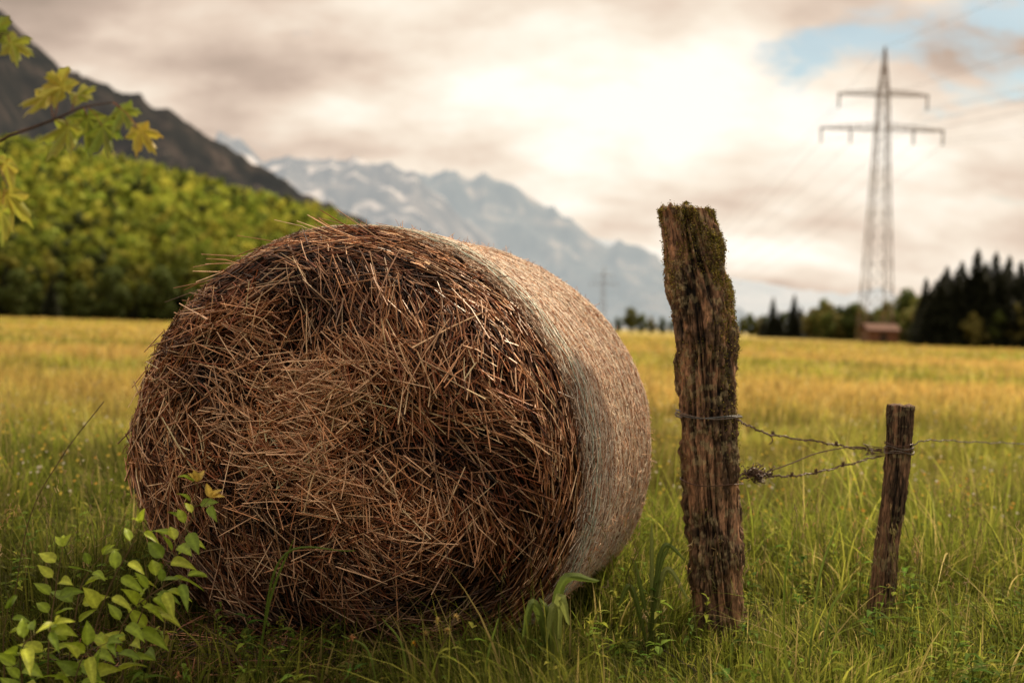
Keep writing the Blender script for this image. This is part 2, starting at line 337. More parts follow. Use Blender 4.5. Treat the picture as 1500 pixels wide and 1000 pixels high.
def arm(half,w,h):
    a=Acc(); n=6
    for s in (-1,1):
        pr=None
        for i in range(n+1):
            t=i/n; x=s*(w*.8+(half-w*.8)*t); yy=w*(1-t)+.08; zt=h*(1-t)**.8+.15; 
            c=[(x,-yy,0),(x,yy,0),(x,0,zt)]
            for u in range(3): beam(a,c[u],c[(u+1)%3],.08)
            if pr:
                for u in range(3): beam(a,pr[u],c[u],.13); beam(a,pr[u],c[(u+1)%3],.08)
            pr=c
    for q in (-w,w): beam(a,(-w,q,0),(w,q,0),.13)
    return a.mesh("crossarm",M_steel)
def insul():
    a=Acc(); P=[];Rd=[]
    for i in range(25): P.append((0,0,-1.9*i/24)); Rd.append(.09 if i%2 else .17)
    tube(a,P,Rd,8,(.12,.085,.06)); tube(a,[(0,-.5,-1.95),(0,.5,-1.95)],.08,5,(.1,.08,.06)); return a.mesh("insulator",M_steel)
pb=at(1281,507,150); PX=pb.x
ml=lattice();ma=arm(6.8,.7,.75);mb=arm(9.3,.9,.9);mi=insul()
INS=[(6.6,37.2),(-6.6,37.2),(9.1,32),(-9.1,32),(4.7,32),(-4.7,32)]
F2=at(882,484,690)
heading=math.atan2(-(F2.x-PX),690-150)
def pylon(x,y,label):
    e=obj("electricity_pylon",None,label=label,cat="pylon",group="pylons of the power line",loc=(x,y,0),rot=(0,0,heading))
    obj("lattice_tower",ml,e)
    obj("crossarm",ma,e,loc=(0,0,37.2)); obj("crossarm",mb,e,loc=(0,0,32))
    for ix,iz in INS: obj("insulator",mi,e,loc=(ix,0,iz))
pylon(PX,150,"tall steel lattice electricity pylon with two crossarms in the meadow")
pylon(F2.x,690,"distant steel lattice pylon among the hazy trees")
for ix,iz in INS+[(0,46.4)]:
    a=Acc(); P=[]
    D=Vector((F2.x-PX,540,0)).normalized(); side=Vector((D.y,-D.x,0))
    for s in list(np.linspace(-540,0,60))+list(np.linspace(0,540,60))[1:]:
        f=(s%540)/540; P.append(Vector((PX,150,iz-2))+side*ix+D*s-Vector((0,0,4*19*f*(1-f))))
    tube(a,P,.020,4,(.18,.15,.13)); obj("power_line",a.mesh("power_line",M_steel),label="thin overhead power cable strung between pylons",cat="power cable",group="cables of the power line")
def box(acc,x0,x1,y0,y1,z0,z1,c):
    V=[(x,y,z) for z in(z0,z1) for y in (y0,y1) for x in (x0,x1)]
    acc.add(V,[(0,2,3,1),(4,5,7,6),(0,1,5,4),(2,6,7,3),(0,4,6,2),(1,3,7,5)],c)
sx=at(1284,500,143).x
she=obj("field_shed",None,label="small reddish wooden shed at the foot of the pylon",cat="shed",loc=(sx,142,0))
a=Acc();box(a,-2.1,2.1,-1.6,1.6,0,1.9,(.14,.08,.055))
for i in range(11): box(a,-2.1+i*.39,-1.82+i*.39,-1.63,-1.6,0.05,1.85,(.18,.085,.055))
obj("wall",a.mesh("wall",M_bark),she)
a=Acc(); a.add([(-2.4,-2,1.8),(2.4,-2,1.8),(2.4,0,2.7),(-2.4,0,2.7),(-2.4,2,1.8),(2.4,2,1.8),(-2.4,-2,1.95),(2.4,-2,1.95),(2.4,0,2.85),(-2.4,0,2.85),(-2.4,2,1.95),(2.4,2,1.95)],
 [(0,3,2,1),(3,4,5,2),(6,7,8,9),(9,8,11,10),(0,1,7,6),(4,10,11,5),(0,6,9,3),(3,9,10,4),(1,2,8,7),(2,5,11,8)],(.15,.08,.06)); obj("roof",a.mesh("roof",M_bark),she)
a=Acc();box(a,-.5,.5,-1.68,-1.64,0,1.6,(.05,.035,.03));obj("door",a.mesh("door",M_bark),she)
# ---------------------------------------------------------------- hay bale
A_,B_,L_=.810,.685,1.04
YAW=22.0; BC_=(-.590,3.0)
bale=obj("hay_bale",None,label="large round bale of brown hay lying on the grass",cat="hay bale",loc=(BC_[0],BC_[1],.622),rot=(0,0,math.radians(-YAW)))
def sec(th):
    c,s=np.cos(th),np.sin(th); e=np.where(s<0,.80+.20*np.clip(1+s*3,0,1),1.0)
    return A_*np.sign(c)*np.abs(c)**e, B_*np.sign(s)*np.abs(s)**np.where(s<0,.95,1)-.055*c*c
def prof(r): return -.085*(1-r**2)+.17*(np.clip(r-.70,0,1)/.30)**2.3
def lump(P): return .075*(fbm(P*3.0+5,2)-.5)+.06*(fbm(P*8+2,2)-.5)
def facept(r,th):
    sx_,sz_=sec(th); x=r*sx_;z=r*sz_;y=prof(r); P=np.stack([x,y,z],1); P[:,1]-=lump(P)*1.4*np.clip((1-r)/.15,.3,1); return P
def sidept(y,th):
    s=1+.006*np.sin(y*7)-.045*np.clip((.28-y)/.2,0,1)**2
    end=np.clip((y-(L_-.12))/.12,0,1); s=s*(1-.09*end**2)
    sx_,sz_=sec(th)
    P=np.stack([s*sx_,y+0*th,s*sz_],1); n=np.stack([np.cos(th),0*th,np.sin(th)],1); return P+n*(lump(P)*.25)[:,None],n
nt_=180; rings=[];tints=[]
th=np.linspace(0,2*np.pi,nt_,endpoint=False)
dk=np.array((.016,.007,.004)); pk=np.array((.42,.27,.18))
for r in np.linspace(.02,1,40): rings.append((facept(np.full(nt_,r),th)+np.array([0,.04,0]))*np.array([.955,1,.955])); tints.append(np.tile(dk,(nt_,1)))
for y in np.linspace(.22,L_,40): rings.append(sidept(np.full(nt_,y),th)[0]*np.array([.985,1,.985])); tints.append(np.tile(pk,(nt_,1)))
for r in (.8,.5,.02): 
    q=sidept(np.full(nt_,L_),th)[0]; q=q*np.array([r,1,r]); rings.append(q); tints.append(np.tile(dk*5,(nt_,1)))
V=np.concatenate(rings); nr=len(rings); i=np.arange(nr-1)[:,None]*nt_; kk=np.arange(nt_)[None]; k2=(kk+1)%nt_
F=np.stack([i+kk,i+nt_+kk,i+nt_+k2,i+k2],-1).reshape(-1,4)
obj("packed_core",npmesh("packed_core",V,F,M_core,np.concatenate(tints),smooth=True),bale)
def straws(P,D,Ln,Rd,C,bend=.04,nrm=None):
    n=len(P); D=D/np.linalg.norm(D,axis=1)[:,None]
    u=np.cross(D,rng.normal(size=(n,3)));u/=np.linalg.norm(u,axis=1)[:,None]; v=np.cross(D,u)
    rings=[]
    bd=u*(rng.normal(0,bend,n)*Ln)[:,None]
    for t,rr in ((-.5,.9),(0.05,1),(.5,.75)):
        c=P+D*(Ln*t)[:,None]+ (bd if t==0.05 else 0)
        for k in range(3):
            a=2*math.pi*k/3; rings.append(c+(u*math.cos(a)+v*math.sin(a))*(Rd*rr)[:,None])
    V=np.stack(rings,1)
    f=[]
    for s in (0,3):
        for k in range(3): f.append((s+k,s+(k+1)%3,s+3+(k+1)%3,s+3+k))
    F=(np.arange(n)[:,None,None]*9+np.array(f)[None]).reshape(-1,4)
    return V.reshape(-1,3),F,np.repeat(C,9,0)
pal=np.array([(.034,.013,.006),(.12,.045,.018),(.33,.14,.060),(.60,.30,.145),(.88,.55,.33),(.28,.082,.030)])
def cols_(n,wt): 
    c=pal[rng.choice(6,n,p=np.array(wt)/sum(wt))]; return np.minimum(c*rng.uniform(.75,1.25,(n,1)),.93)
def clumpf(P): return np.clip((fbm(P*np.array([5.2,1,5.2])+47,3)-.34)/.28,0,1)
def facestraw(n,off0,off1,wt,lmean,rd,sig,tilt,thin=False):
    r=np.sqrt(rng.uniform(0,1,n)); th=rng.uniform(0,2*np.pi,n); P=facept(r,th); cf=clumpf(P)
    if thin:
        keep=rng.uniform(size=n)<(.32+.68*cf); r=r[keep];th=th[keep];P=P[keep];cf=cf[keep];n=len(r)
    q=P*3.0; ang=(fbm(q+np.array([9,3,1]),2)-.5)*5.6+rng.normal(0,sig,n)
    ang=ang*np.clip(1.45-r*1.12,.30,1)
    t=np.stack([-np.sin(th),np.zeros(n),np.cos(th)],1); rad=np.stack([np.cos(th),np.zeros(n),np.sin(th)],1)
    D=t*np.cos(ang)[:,None]+rad*np.sin(ang)[:,None]
    sl=(prof(np.minimum(r+.02,1))-prof(r))/.02/.7
    D[:,1]=sl*np.sin(ang)+rng.normal(0,tilt,n)
    Ln=np.clip(rng.lognormal(math.log(lmean),.5,n),.03,.27)*np.clip(1.55-r*.9,.48,1)
    P=P-np.array([0,1,0])*rng.uniform(off0,off1,n)[:,None]; P[:,[0,2]]*=1-.03*(r[:,None]>.9)
    low=np.clip((P[:,2]+.62)/.5,.5,1); cen=1+.55*np.exp(-((P[:,0]-.03)**2+(P[:,2]-.10)**2)/.03)  # low: painted shade down the face; cen: pale tuft plus painted glow
    return P,D,Ln,rng.uniform(rd[0],rd[1],n),np.minimum(cols_(n,wt)*((.50+.66*cf)*low*cen)[:,None],.92)  # cf darkens straw between clumps, gap shade put into the tint
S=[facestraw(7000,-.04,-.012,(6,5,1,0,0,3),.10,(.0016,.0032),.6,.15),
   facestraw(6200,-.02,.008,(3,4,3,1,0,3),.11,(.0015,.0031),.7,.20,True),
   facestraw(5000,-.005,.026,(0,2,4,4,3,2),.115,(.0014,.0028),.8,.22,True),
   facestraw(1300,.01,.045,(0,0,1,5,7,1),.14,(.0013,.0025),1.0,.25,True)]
for cx0,cz0,sg,n,angc in ((.06,.17,.075,320,.3),(-.02,.12,.12,280,-.2),(.02,-.04,.12,220,.1),(.22,-.08,.1,100,-.6),(-.2,.3,.12,80,.3),(.28,.28,.08,80,-.8)):
    x=rng.normal(cx0,sg,n);z=rng.normal(cz0,sg*.6,n); r=np.sqrt((x/A_)**2+(z/B_)**2);P=facept(r,np.arctan2(z/B_,x/A_)); P[:,1]-=rng.uniform(.015,.06,n)
    an=rng.normal(angc,.55,n);D=np.stack([np.cos(an),rng.normal(0,.2,n),np.sin(an)],1)
    S.append((P,D,rng.uniform(.06,.18,n),rng.uniform(.0013,.0025,n),cols_(n,(0,0,2,5,8,1))))
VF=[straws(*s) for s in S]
def joinvf(L):
    o_=0;Vs=[];Fs=[];Cs=[]
    for v,f,c in L: Vs.append(v);Fs.append(f+o_);Cs.append(c);o_+=len(v)
    return np.concatenate(Vs),np.concatenate(Fs),np.concatenate(Cs)
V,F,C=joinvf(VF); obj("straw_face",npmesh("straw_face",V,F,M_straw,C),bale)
n=50000; th=rng.uniform(-1.7,2.2,n); y=rng.uniform(.16,L_,n); P,nn=sidept(y,th); P+=nn*rng.uniform(-.004,.004,n)[:,None]
an=rng.normal(0,.7,n); t=np.stack([-A_*np.sin(th),0*th,B_*np.cos(th)],1); t/=np.linalg.norm(t,axis=1)[:,None]
D=t*np.cos(an)[:,None]+np.array([0,1,0])*np.sin(an)[:,None]+nn*rng.normal(0,.08,n)[:,None]
pal_s=np.array([(.34,.16,.09),(.72,.46,.31),(.88,.66,.48),(.95,.84,.70),(.55,.27,.16)])
C=np.minimum(pal_s[rng.choice(5,n,p=[.08,.22,.30,.30,.10])]*rng.uniform(.85,1.07,(n,1)),.95)
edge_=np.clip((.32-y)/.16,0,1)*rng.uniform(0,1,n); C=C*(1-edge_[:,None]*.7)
n2_=7000; th2=rng.uniform(2.2,4.58,n2_); P2,nn2=sidept(rng.uniform(.14,L_,n2_),th2); D2=np.stack([-np.sin(th2),rng.normal(0,.5,n2_),np.cos(th2)],1)
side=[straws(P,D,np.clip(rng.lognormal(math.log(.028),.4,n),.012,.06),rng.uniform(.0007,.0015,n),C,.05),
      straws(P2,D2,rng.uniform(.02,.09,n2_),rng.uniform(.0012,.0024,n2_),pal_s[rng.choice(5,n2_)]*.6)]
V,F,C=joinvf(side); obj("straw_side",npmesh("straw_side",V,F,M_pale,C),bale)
n=3600; th=rng.uniform(0,2*np.pi,n); y=rng.uniform(.05,.25,n); P,nn=sidept(y,th); sh_=1-.045*np.clip((.15-y)/.1,0,1); P[:,[0,2]]*=sh_[:,None]
t=np.stack([-A_*np.sin(th),0*th,B_*np.cos(th)],1); t/=np.linalg.norm(t,axis=1)[:,None]
D=t*rng.choice([-1,1],n)[:,None]+nn*rng.uniform(-.12,.10,n)[:,None]+np.array([0,1,0])*rng.normal(0,.5,n)[:,None]
st=[straws(P-nn*.012,D,rng.uniform(.04,.12,n),rng.uniform(.0012,.0024,n),cols_(n,(2,3,4,4,3,1)))]
n=20; th=rng.uniform(1.35,2.4,n); P,nn=sidept(rng.uniform(.05,.16,n),th); t=np.stack([-np.sin(th),0*th,np.cos(th)*.6],1)
st.append(straws(P+nn*rng.uniform(-.01,.015,n)[:,None]+t*.04,t+nn*rng.uniform(0,.4,n)[:,None]+rng.normal(0,.12,(n,3)),rng.uniform(.12,.27,n),rng.uniform(.0012,.002,n),cols_(n,(0,1,3,5,4,1))))
n=1100; th=rng.uniform(0,2*np.pi,n); P,nn=sidept(rng.uniform(.2,L_,n),th)
st.append(straws(P+nn*.008,rng.normal(size=(n,3))+nn*.5,rng.uniform(.02,.05,n),rng.uniform(.0006,.0012,n),cols_(n,(0,0,2,4,6,1))))
V,F,C=joinvf(st); obj("stray_straw",npmesh("stray_straw",V,F,M_straw,C),bale)
a=Acc()
def ringpts(y0,am,ph,offs=.008):
    tt=np.linspace(0,2*np.pi,220); yy=y0+am*np.sin(tt*40+ph)+.012*np.sin(tt*3+ph*2)+.008*(fbm(np.stack([tt*9,tt*0+ph,tt*0],1),2)-.5); P,nn=sidept(yy,tt); return P+nn*offs
for i in range(42):
    tube(a,ringpts(.26+i*.0185,.006,i,.0045),.0006,3,(.86,.78,.66),False)
for j,y0 in enumerate((.20,.215,.235,.25,.27,.285)): tube(a,ringpts(y0,.009,y0*90,.0048),.0010,4,(.40,.55,.45) if j%2 else (.80,.78,.66),False)
obj("net_wrap",a.mesh("net_wrap",M_wire),bale,label="pale net wrap with faded teal edge strands")
# ---------------------------------------------------------------- posts
def post(name,ctr,rad,label,seed,hw,deep,mossy,dark=1.0,barkth=.5):
    C=spline(ctr,20); nz=len(C)*4; hs=np.linspace(0,1,nz); C=np.array([tuple(c) for c in C]); tt=np.linspace(0,1,len(C))
    cx_=np.interp(hs,tt,C[:,0]);cy_=np.interp(hs,tt,C[:,1]);cz_=np.interp(hs,tt,C[:,2]); rr=np.interp(hs,np.linspace(0,1,len(rad)),rad)
    na=240; th=np.linspace(0,2*np.pi,na,endpoint=False); H,T=np.meshgrid(np.arange(nz),th,indexing='ij')
    H=H.ravel();T=T.ravel(); z=cz_[H]; tw=T+.25*z+.3*(fbm(np.stack([z*4,T*0+seed,z*0],1),3)-.5)
    q=np.stack([np.cos(tw)*3.6+seed,np.sin(tw)*3.6,z*1.8],1); n1=fbm(q,4)
    q2=np.stack([np.cos(tw)*8,np.sin(tw)*8+seed,z*7],1); n2_=fbm(q2,4)
    q3=np.stack([np.cos(tw)*22,np.sin(tw)*22,z*40+seed],1); n3=fbm(q3,3)
    q4=np.stack([np.cos(tw)*1.8,np.sin(tw)*1.8,z*7+seed],1); n4=fbm(q4,4)
    cr=np.clip(1-np.abs(n1-.5)*15,0,1); cr2=np.clip(1-np.abs(n2_-.5)*12,0,1)*np.clip((n4-.35)*5,0,1)
    bark=np.clip((n4+.05*np.cos(T)-barkth)*14,0,1)
    rv=rr[H]*(1+.22*(n4-.5)+.08*(n1-.5))+deep*(-1.3*cr-.4*cr2+.6*(n2_-.5)+(.5+1.6*bark)*(n3-.5)+.5*bark)
    V=np.stack([cx_[H]+rv*np.cos(T),cy_[H]+rv*np.sin(T),z],1)
    shade=np.clip(1-.97*cr-.6*cr2,.03,1)*(.25+1.4*n3)
    smooth_=np.array((.33,.19,.115))*(.4+1.1*n2_[:,None]); rough_=np.array((.16,.100,.062))*(.4+1.2*n3[:,None])
    base=smooth_*(1-bark[:,None])+rough_*bark[:,None]
    li=(fbm(np.stack([V[:,0]*55,V[:,1]*55,V[:,2]*50],1),3)>.56)[:,None]*np.clip((fbm(V*8+seed,2)-.38)*6,0,1)[:,None]
    col_=base*shade[:,None]; col_=(col_*(1-li*.65)+np.array((.36,.31,.18))*li*.65)*dark
    idx=np.arange(nz*na).reshape(nz,na)
    F=np.stack([idx[:-1],np.roll(idx[:-1],-1,1),np.roll(idx[1:],-1,1),idx[1:]],-1).reshape(-1,4)[:, ::-1]
    caps=[];cc_=[];K=[];prev=idx[0];nv=len(V)
    topc=np.array([cx_[0],cy_[0],cz_[0]])
    for j,f in enumerate((.95,.88,.75,.6,.4,.2,.03)):
        P=topc+(V[:na]-topc)*f; qq=np.stack([P[:,0]*50,P[:,1]*50,np.full(na,seed*1.)],1); P[:,2]+= .035*(fbm(qq,3)-.5)*hw+.006*(1-f)
        caps.append(P);cc_.append(np.array((.14,.085,.05))*(.3+1.2*fbm(qq*2,2))[:,None]); cur=nv+j*na+np.arange(na)
        K.append(np.stack([prev,np.roll(prev,-1),np.roll(cur,-1),cur],-1)); prev=cur
    V2=np.concatenate([V]+caps); F2_=np.concatenate([F]+K); C2=np.concatenate([col_]+cc_)
    e=obj(name,None,label=label,cat="fence post",group="old wooden fence posts",loc=ctr[-1])
    o_=obj("wood",npmesh("wood",V2-np.array(ctr[-1]),F2_,M_post,C2,smooth=True),e)
    if mossy:
        w_=np.zeros(len(V2)); zt=cz_[0]-V2[:len(V),2]
        ta=np.cos(T-.1)
        mn=fbm(np.stack([V[:,0]*14,V[:,1]*14,V[:,2]*9],1),3)
        w_[:len(V)]=np.clip(1-zt/.14,0,1)*1.1*(mn>.42)+ np.clip(1-zt/.85,0,1)*(ta>.2)*(mn>.46)*1.0+np.clip(1-zt/.5,0,1)*(mn>.50)*.6+ (mn>.60)*.2
        w_[len(V):]=1.0
        nM=34000; pick=rng.choice(len(V2),nM,p=w_/w_.sum()); P=V2[pick]+rng.normal(0,.003,(nM,3))
        out=np.stack([P[:,0]-np.interp(-P[:,2],-cz_,cx_),P[:,1]-np.interp(-P[:,2],-cz_,cy_),np.zeros(nM)],1); out/=np.linalg.norm(out,axis=1)[:,None]+1e-6
        cap=pick>=len(V); out[cap]=(0,0,1); cl_=fbm(P*60,2); P=P+out*(rng.uniform(-.002,.003,nM)+.012*np.clip(cl_-.45,0,1))[:,None]
        d=out+rng.normal(0,.6,(nM,3)); d/=np.linalg.norm(d,axis=1)[:,None]; s_=np.cross(d,rng.normal(size=(nM,3)));s_/=np.linalg.norm(s_,axis=1)[:,None]
        l=rng.uniform(.0022,.006,nM)[:,None]; wd=rng.uniform(.0008,.0024,nM)[:,None]
        VV=np.stack([P-s_*wd,P+s_*wd,P+d*l+s_*wd*.3,P+d*l-s_*wd*.3],1).reshape(-1,3)
        mc=np.array([(.30,.26,.05),(.44,.35,.08),(.18,.18,.035),(.24,.14,.05),(.08,.06,.03)])[rng.choice(5,nM)]*rng.uniform(.6,1.2,(nM,1))
        obj("moss",npmesh("moss",VV-np.array(ctr[-1]),np.arange(nM*4).reshape(-1,4),M_moss,np.repeat(mc,4,0)),e)
m,nt2,o=newmat("old_wood"); aN=N(nt2,'ShaderNodeAttribute',attribute_name="tint"); nf=noise(nt2,1,8,.74,mapping(nt2,(70,70,18)),.6)
c=mixc(nt2,aN.outputs['Color'],ramp(nt2,[(.38,(.22,.19,.17)),(.5,(.9,.87,.83)),(.64,(1.7,1.58,1.42))],nf),1.0,'MULTIPLY')
p=N(nt2,'ShaderNodeBsdfPrincipled');p.inputs['Roughness'].default_value=.75;p.inputs['Specular IOR Level'].default_value=.3;nt2.links.new(c,p.inputs['Base Color'])
bp=N(nt2,'ShaderNodeBump');bp.inputs['Strength'].default_value=1;bp.inputs['Distance'].default_value=.005;nt2.links.new(nf,bp.inputs['Height']);nt2.links.new(bp.outputs[0],p.inputs['Normal']);nt2.links.new(p.outputs[0],o.inputs[0]);M_post=m
dP=3.28
ctr=[at(1004,308,dP),at(1016,380,dP),at(1029,450,dP),at(1037,600,dP),at(1045,750,dP),at(1056,930,dP),at(1060,985,dP)]
post("wooden_post",ctr,[.088,.092,.103,.094,.091,.086,.082,.081],"tall weathered wooden fence post with mossy top",3,1.6,.012,True,1.0,.49)
dQ=3.42
ctr2=[at(1320,594,dQ),at(1314,680,dQ),at(1302,780,dQ),at(1286,915,dQ),at(1280,965,dQ)]
post("wooden_post",ctr2,[.043,.040,.040,.041,.042],"short thin grey fence post leaning in the grass",11,.8,.0045,False,.68)
# ---------------------------------------------------------------- wires
rust=(.11,.055,.035); grey=(.17,.14,.12)
def twist(a,P,r=.0016,sep=.0021,turns=60,c=rust):
    P=spline(P,40); n=len(P)
    for ph in (0,math.pi):
        Q=[]
        for i,p in enumerate(P):
            d=(P[min(i+1,n-1)]-P[max(i-1,0)]).normalized(); u=d.cross(Vector((0,.3,1))).normalized(); v=d.cross(u); t=i/n*turns*2+ph
            jit=Vector((0,0,math.sin(i*.23)*.002+math.sin(i*.61+2)*.0012))
            Q.append(p+u*math.cos(t)*sep+v*math.sin(t)*sep+jit)
        tube(a,Q,r,5,c)
def loop(a,c,r,turns=1.0,dz=0,st=0,rw=.0020,cc=rust):
    tube(a,[c+Vector((math.cos(st+t)*r,math.sin(st+t)*r,dz*t/6.28+.004*math.sin(t*3))) for t in np.linspace(0,6.28*turns,int(50*turns))],rw,5,cc)
def barb(a,p,s=.012):
    for i in range(3):
        d=Vector((random.gauss(0,1),random.gauss(0,1),random.gauss(0,1))).normalized()*s; tube(a,[p-d,p+d],.0011,4,rust)
    loop(a,p,.004,2,.006,0,.0012)
pc1=at(1038,609,dP); pc2=at(1042,704,dP); sc1=at(1317,656,dQ)
a=Acc(); loop(a,pc1,.107,1.15,.012,2.6,.0022,(.12,.13,.13)); loop(a,pc1+Vector((0,0,.006)),.108,1.1,-.012,3.0,.0018,grey)
twist(a,[at(1078,614,3.2),at(1104,627,3.22),at(1132,637,3.25),at(1200,647,3.3),at(1250,656,3.35),at(1292,660,3.38)],.0018,.0023,c=rust)
tube(a,spline([at(1128,636,3.24),at(1132,645,3.235),at(1126,651,3.24)],6),.0016,5,rust)
tube(a,spline([at(995,600,3.19),at(989,606,3.17),at(996,612,3.17)],6),.002,5,grey)
for u,v in((1132,637),(1225,652)): barb(a,at(u,v,3.28))
obj("fence_wire",a.mesh("fence_wire",M_wire),label="twisted fence wire wrapped around the mossy post",cat="wire",group="fence wires")
a=Acc(); loop(a,pc2,.102,1.05,.0,2.6); 
twist(a,[at(1084,702,3.2),at(1110,695,3.2),at(1134,697,3.22),at(1160,697,3.25),at(1195,692,3.29),at(1235,682,3.33),at(1292,667,3.38)],.0018,.0023)
for u,v,d in((1160,697,3.25),(1195,692,3.29),(1235,682,3.33)): barb(a,at(u,v,d),.009)
obj("fence_wire",a.mesh("fence_wire",M_wire),label="rusty barbed wire sagging between the posts",cat="wire",group="fence wires")
a=Acc()
tube(a,spline([at(1126,690,3.22),at(1160,678,3.25),at(1195,664,3.29),at(1240,655,3.33),at(1266,655,3.36),at(1292,662,3.38)],12),.0019,5,rust)
obj("fence_wire",a.mesh("fence_wire",M_wire),label="thin rusty wire joining the two posts",cat="wire",group="fence wires")
a=Acc()
tube(a,spline([at(1084,695,3.21),at(1100,692,3.21),at(1116,695,3.21),at(1132,693,3.21)],6),.003,6,(.07,.035,.02))
for j in range(90):
    c0=at(min(max(random.gauss(1108,10),1088),1128),694+random.uniform(-1.5,1.5),3.21); pts=[c0]
    for q in range(7): pts.append(pts[-1]+Vector((random.gauss(0,.006),random.gauss(0,.006),random.gauss(0,.005))))
    tube(a,spline(pts,3),random.uniform(.0009,.0018),4,(.07,.035,.02) if j%3 else (.15,.08,.045))
for j in range(12):
    c0=at(1116+j*.9,694,3.21); tube(a,[c0,c0+Vector((random.gauss(0,.01),0,-.015)),c0+Vector((random.gauss(0,.016),0,-.035))],.0005,3,(.6,.5,.42))
obj("wire_tangle",a.mesh("wire_tangle",M_wire),label="knotted rusty wire clump with pale hairs",cat="wire")
a=Acc()
for j in range(5): loop(a,sc1+Vector((0,0,.012-.007*j)),.047+.001*(j%2),1.05,.006*(-1)**j,2.8+.3*j,.0017,grey if j%2 else rust)
for j in range(7): 
    tube(a,spline([at(1300,656+j*2,3.375),at(1280-2*j,654+j*2,3.36),at(1264+3*j,650+2.2*j,3.35)],5),.0015,5,rust)
twist(a,[at(1334,655,3.39),at(1350,646,3.42),at(1380,645,3.55),at(1440,648,3.8),at(1500,649,4.1),at(1640,650,4.9)],.0013,.0014,110,grey)
obj("fence_wire",a.mesh("fence_wire",M_wire),label="pale wire coiled round the short post and running on",cat="wire",group="fence wires")
# ---------------------------------------------------------------- grass
c19,s19=math.cos(math.radians(YAW)),math.sin(math.radians(YAW))
def balelocal(x,y): dx=x-BC_[0];dy=y-BC_[1]; return dx*c19-dy*s19, dx*s19+dy*c19
def inbale(x,y,mg=.0):
    lx,ly=balelocal(x,y); return (np.abs(lx)<.55+mg)&(ly>.04-mg)&(ly<L_+mg)
def gold(x,y):
    n=fbm(np.stack([x*.10,y*.22,np.zeros(len(x))+3],1),4); d=np.clip((y-5.5)/18,0,1)
    return np.clip(d*.66+(n-.5)*3.2*np.clip((y-4)/8,.1,1),0,1)
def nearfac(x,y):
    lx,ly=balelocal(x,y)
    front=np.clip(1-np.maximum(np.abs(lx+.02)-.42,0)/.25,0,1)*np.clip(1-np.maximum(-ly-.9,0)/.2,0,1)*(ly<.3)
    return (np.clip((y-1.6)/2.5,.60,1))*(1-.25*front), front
def blades(n,dmin,dmax,h,wd,segs=4,xlim=.62,lean=.45,nearmul=True,bright=1.0,cmax=1.0):
    d=np.exp(rng.uniform(math.log(dmin),math.log(dmax),n)); x=rng.uniform(-xlim,xlim,n)*d; y=d
    nf,fr=nearfac(x,y)
    ok=~inbale(x,y); x=x[ok];y=y[ok];d=d[ok];nf=nf[ok];fr=fr[ok];n=len(x)
    cl=fbm(np.stack([x*2.3,y*2.3,np.zeros(n)],1),3); cl=np.clip((cl-.5)*1.9+.5,0,1)
    H=rng.uniform(h[0],h[1],n)*(.35+1.35*cl)*(nf if nearmul else 1); W=rng.uniform(wd[0],wd[1],n)*np.maximum(1,d/4.5)
    az=rng.uniform(0,2*np.pi,n)*.5+6.28*fbm(np.stack([x*4,y*4,np.zeros(n)+8],1),2); dr=np.stack([np.cos(az),np.sin(az),0*az],1); ln=np.abs(rng.normal(.35,lean,n))*H
    sd_=rng.uniform(0,2*np.pi,n); si=np.stack([np.cos(sd_),np.sin(sd_),0*az],1)
    base=np.stack([x,y,np.zeros(n)-.01],1); rows=[]
    for k in range(segs+1):
        t=k/segs; c=base+dr*(ln*t**1.9)[:,None]; c[:,2]+=H*(t-.28*(ln/H)*t**2.5); ww=(W*(.5+.5*math.sin(math.pi*min(t+.25,1)))*(1-t**3)+.0002)[:,None]
        rows+= [c-si*ww*.5,c+si*ww*.5]
    V=np.stack(rows,1); f=[(2*k,2*k+1,2*k+3,2*k+2) for k in range(segs)]
    F=(np.arange(n)[:,None,None]*(2*segs+2)+np.array(f)[None]).reshape(-1,4)
    g=gold(x,y)[:,None]; mid=np.clip((y-3.5)/5,0,1)[:,None]
    pn=np.clip((fbm(np.stack([x*.9,y*.9,np.zeros(n)+5],1),3)-.5)*2.6+.5,0,1)[:,None]
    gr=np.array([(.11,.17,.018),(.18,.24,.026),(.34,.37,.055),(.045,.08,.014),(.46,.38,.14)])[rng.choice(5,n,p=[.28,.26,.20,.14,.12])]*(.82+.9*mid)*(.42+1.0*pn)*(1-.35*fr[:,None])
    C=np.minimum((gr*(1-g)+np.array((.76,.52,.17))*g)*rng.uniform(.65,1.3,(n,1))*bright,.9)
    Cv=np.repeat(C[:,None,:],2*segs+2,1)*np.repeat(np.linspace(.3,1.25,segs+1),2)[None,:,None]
    return V.reshape(-1,3),F,np.minimum(Cv,.92).reshape(-1,3)
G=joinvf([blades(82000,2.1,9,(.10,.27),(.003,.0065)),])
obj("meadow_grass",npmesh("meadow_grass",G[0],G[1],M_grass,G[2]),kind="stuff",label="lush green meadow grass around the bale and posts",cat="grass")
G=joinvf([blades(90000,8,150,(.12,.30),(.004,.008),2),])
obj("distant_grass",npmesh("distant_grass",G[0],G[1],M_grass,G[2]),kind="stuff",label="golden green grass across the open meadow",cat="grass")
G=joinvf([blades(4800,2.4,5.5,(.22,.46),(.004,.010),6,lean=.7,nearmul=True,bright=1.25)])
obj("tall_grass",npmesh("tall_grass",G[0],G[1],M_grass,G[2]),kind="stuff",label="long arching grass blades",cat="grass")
n=2000; y=np.exp(rng.uniform(math.log(2.7),math.log(30),n)); x=rng.uniform(-.6,.6,n)*y; ok=~inbale(x,y,.1)&(nearfac(x,y)[1]<.2); x=x[ok];y=y[ok];n=len(x); H=rng.uniform(.2,.48,n)
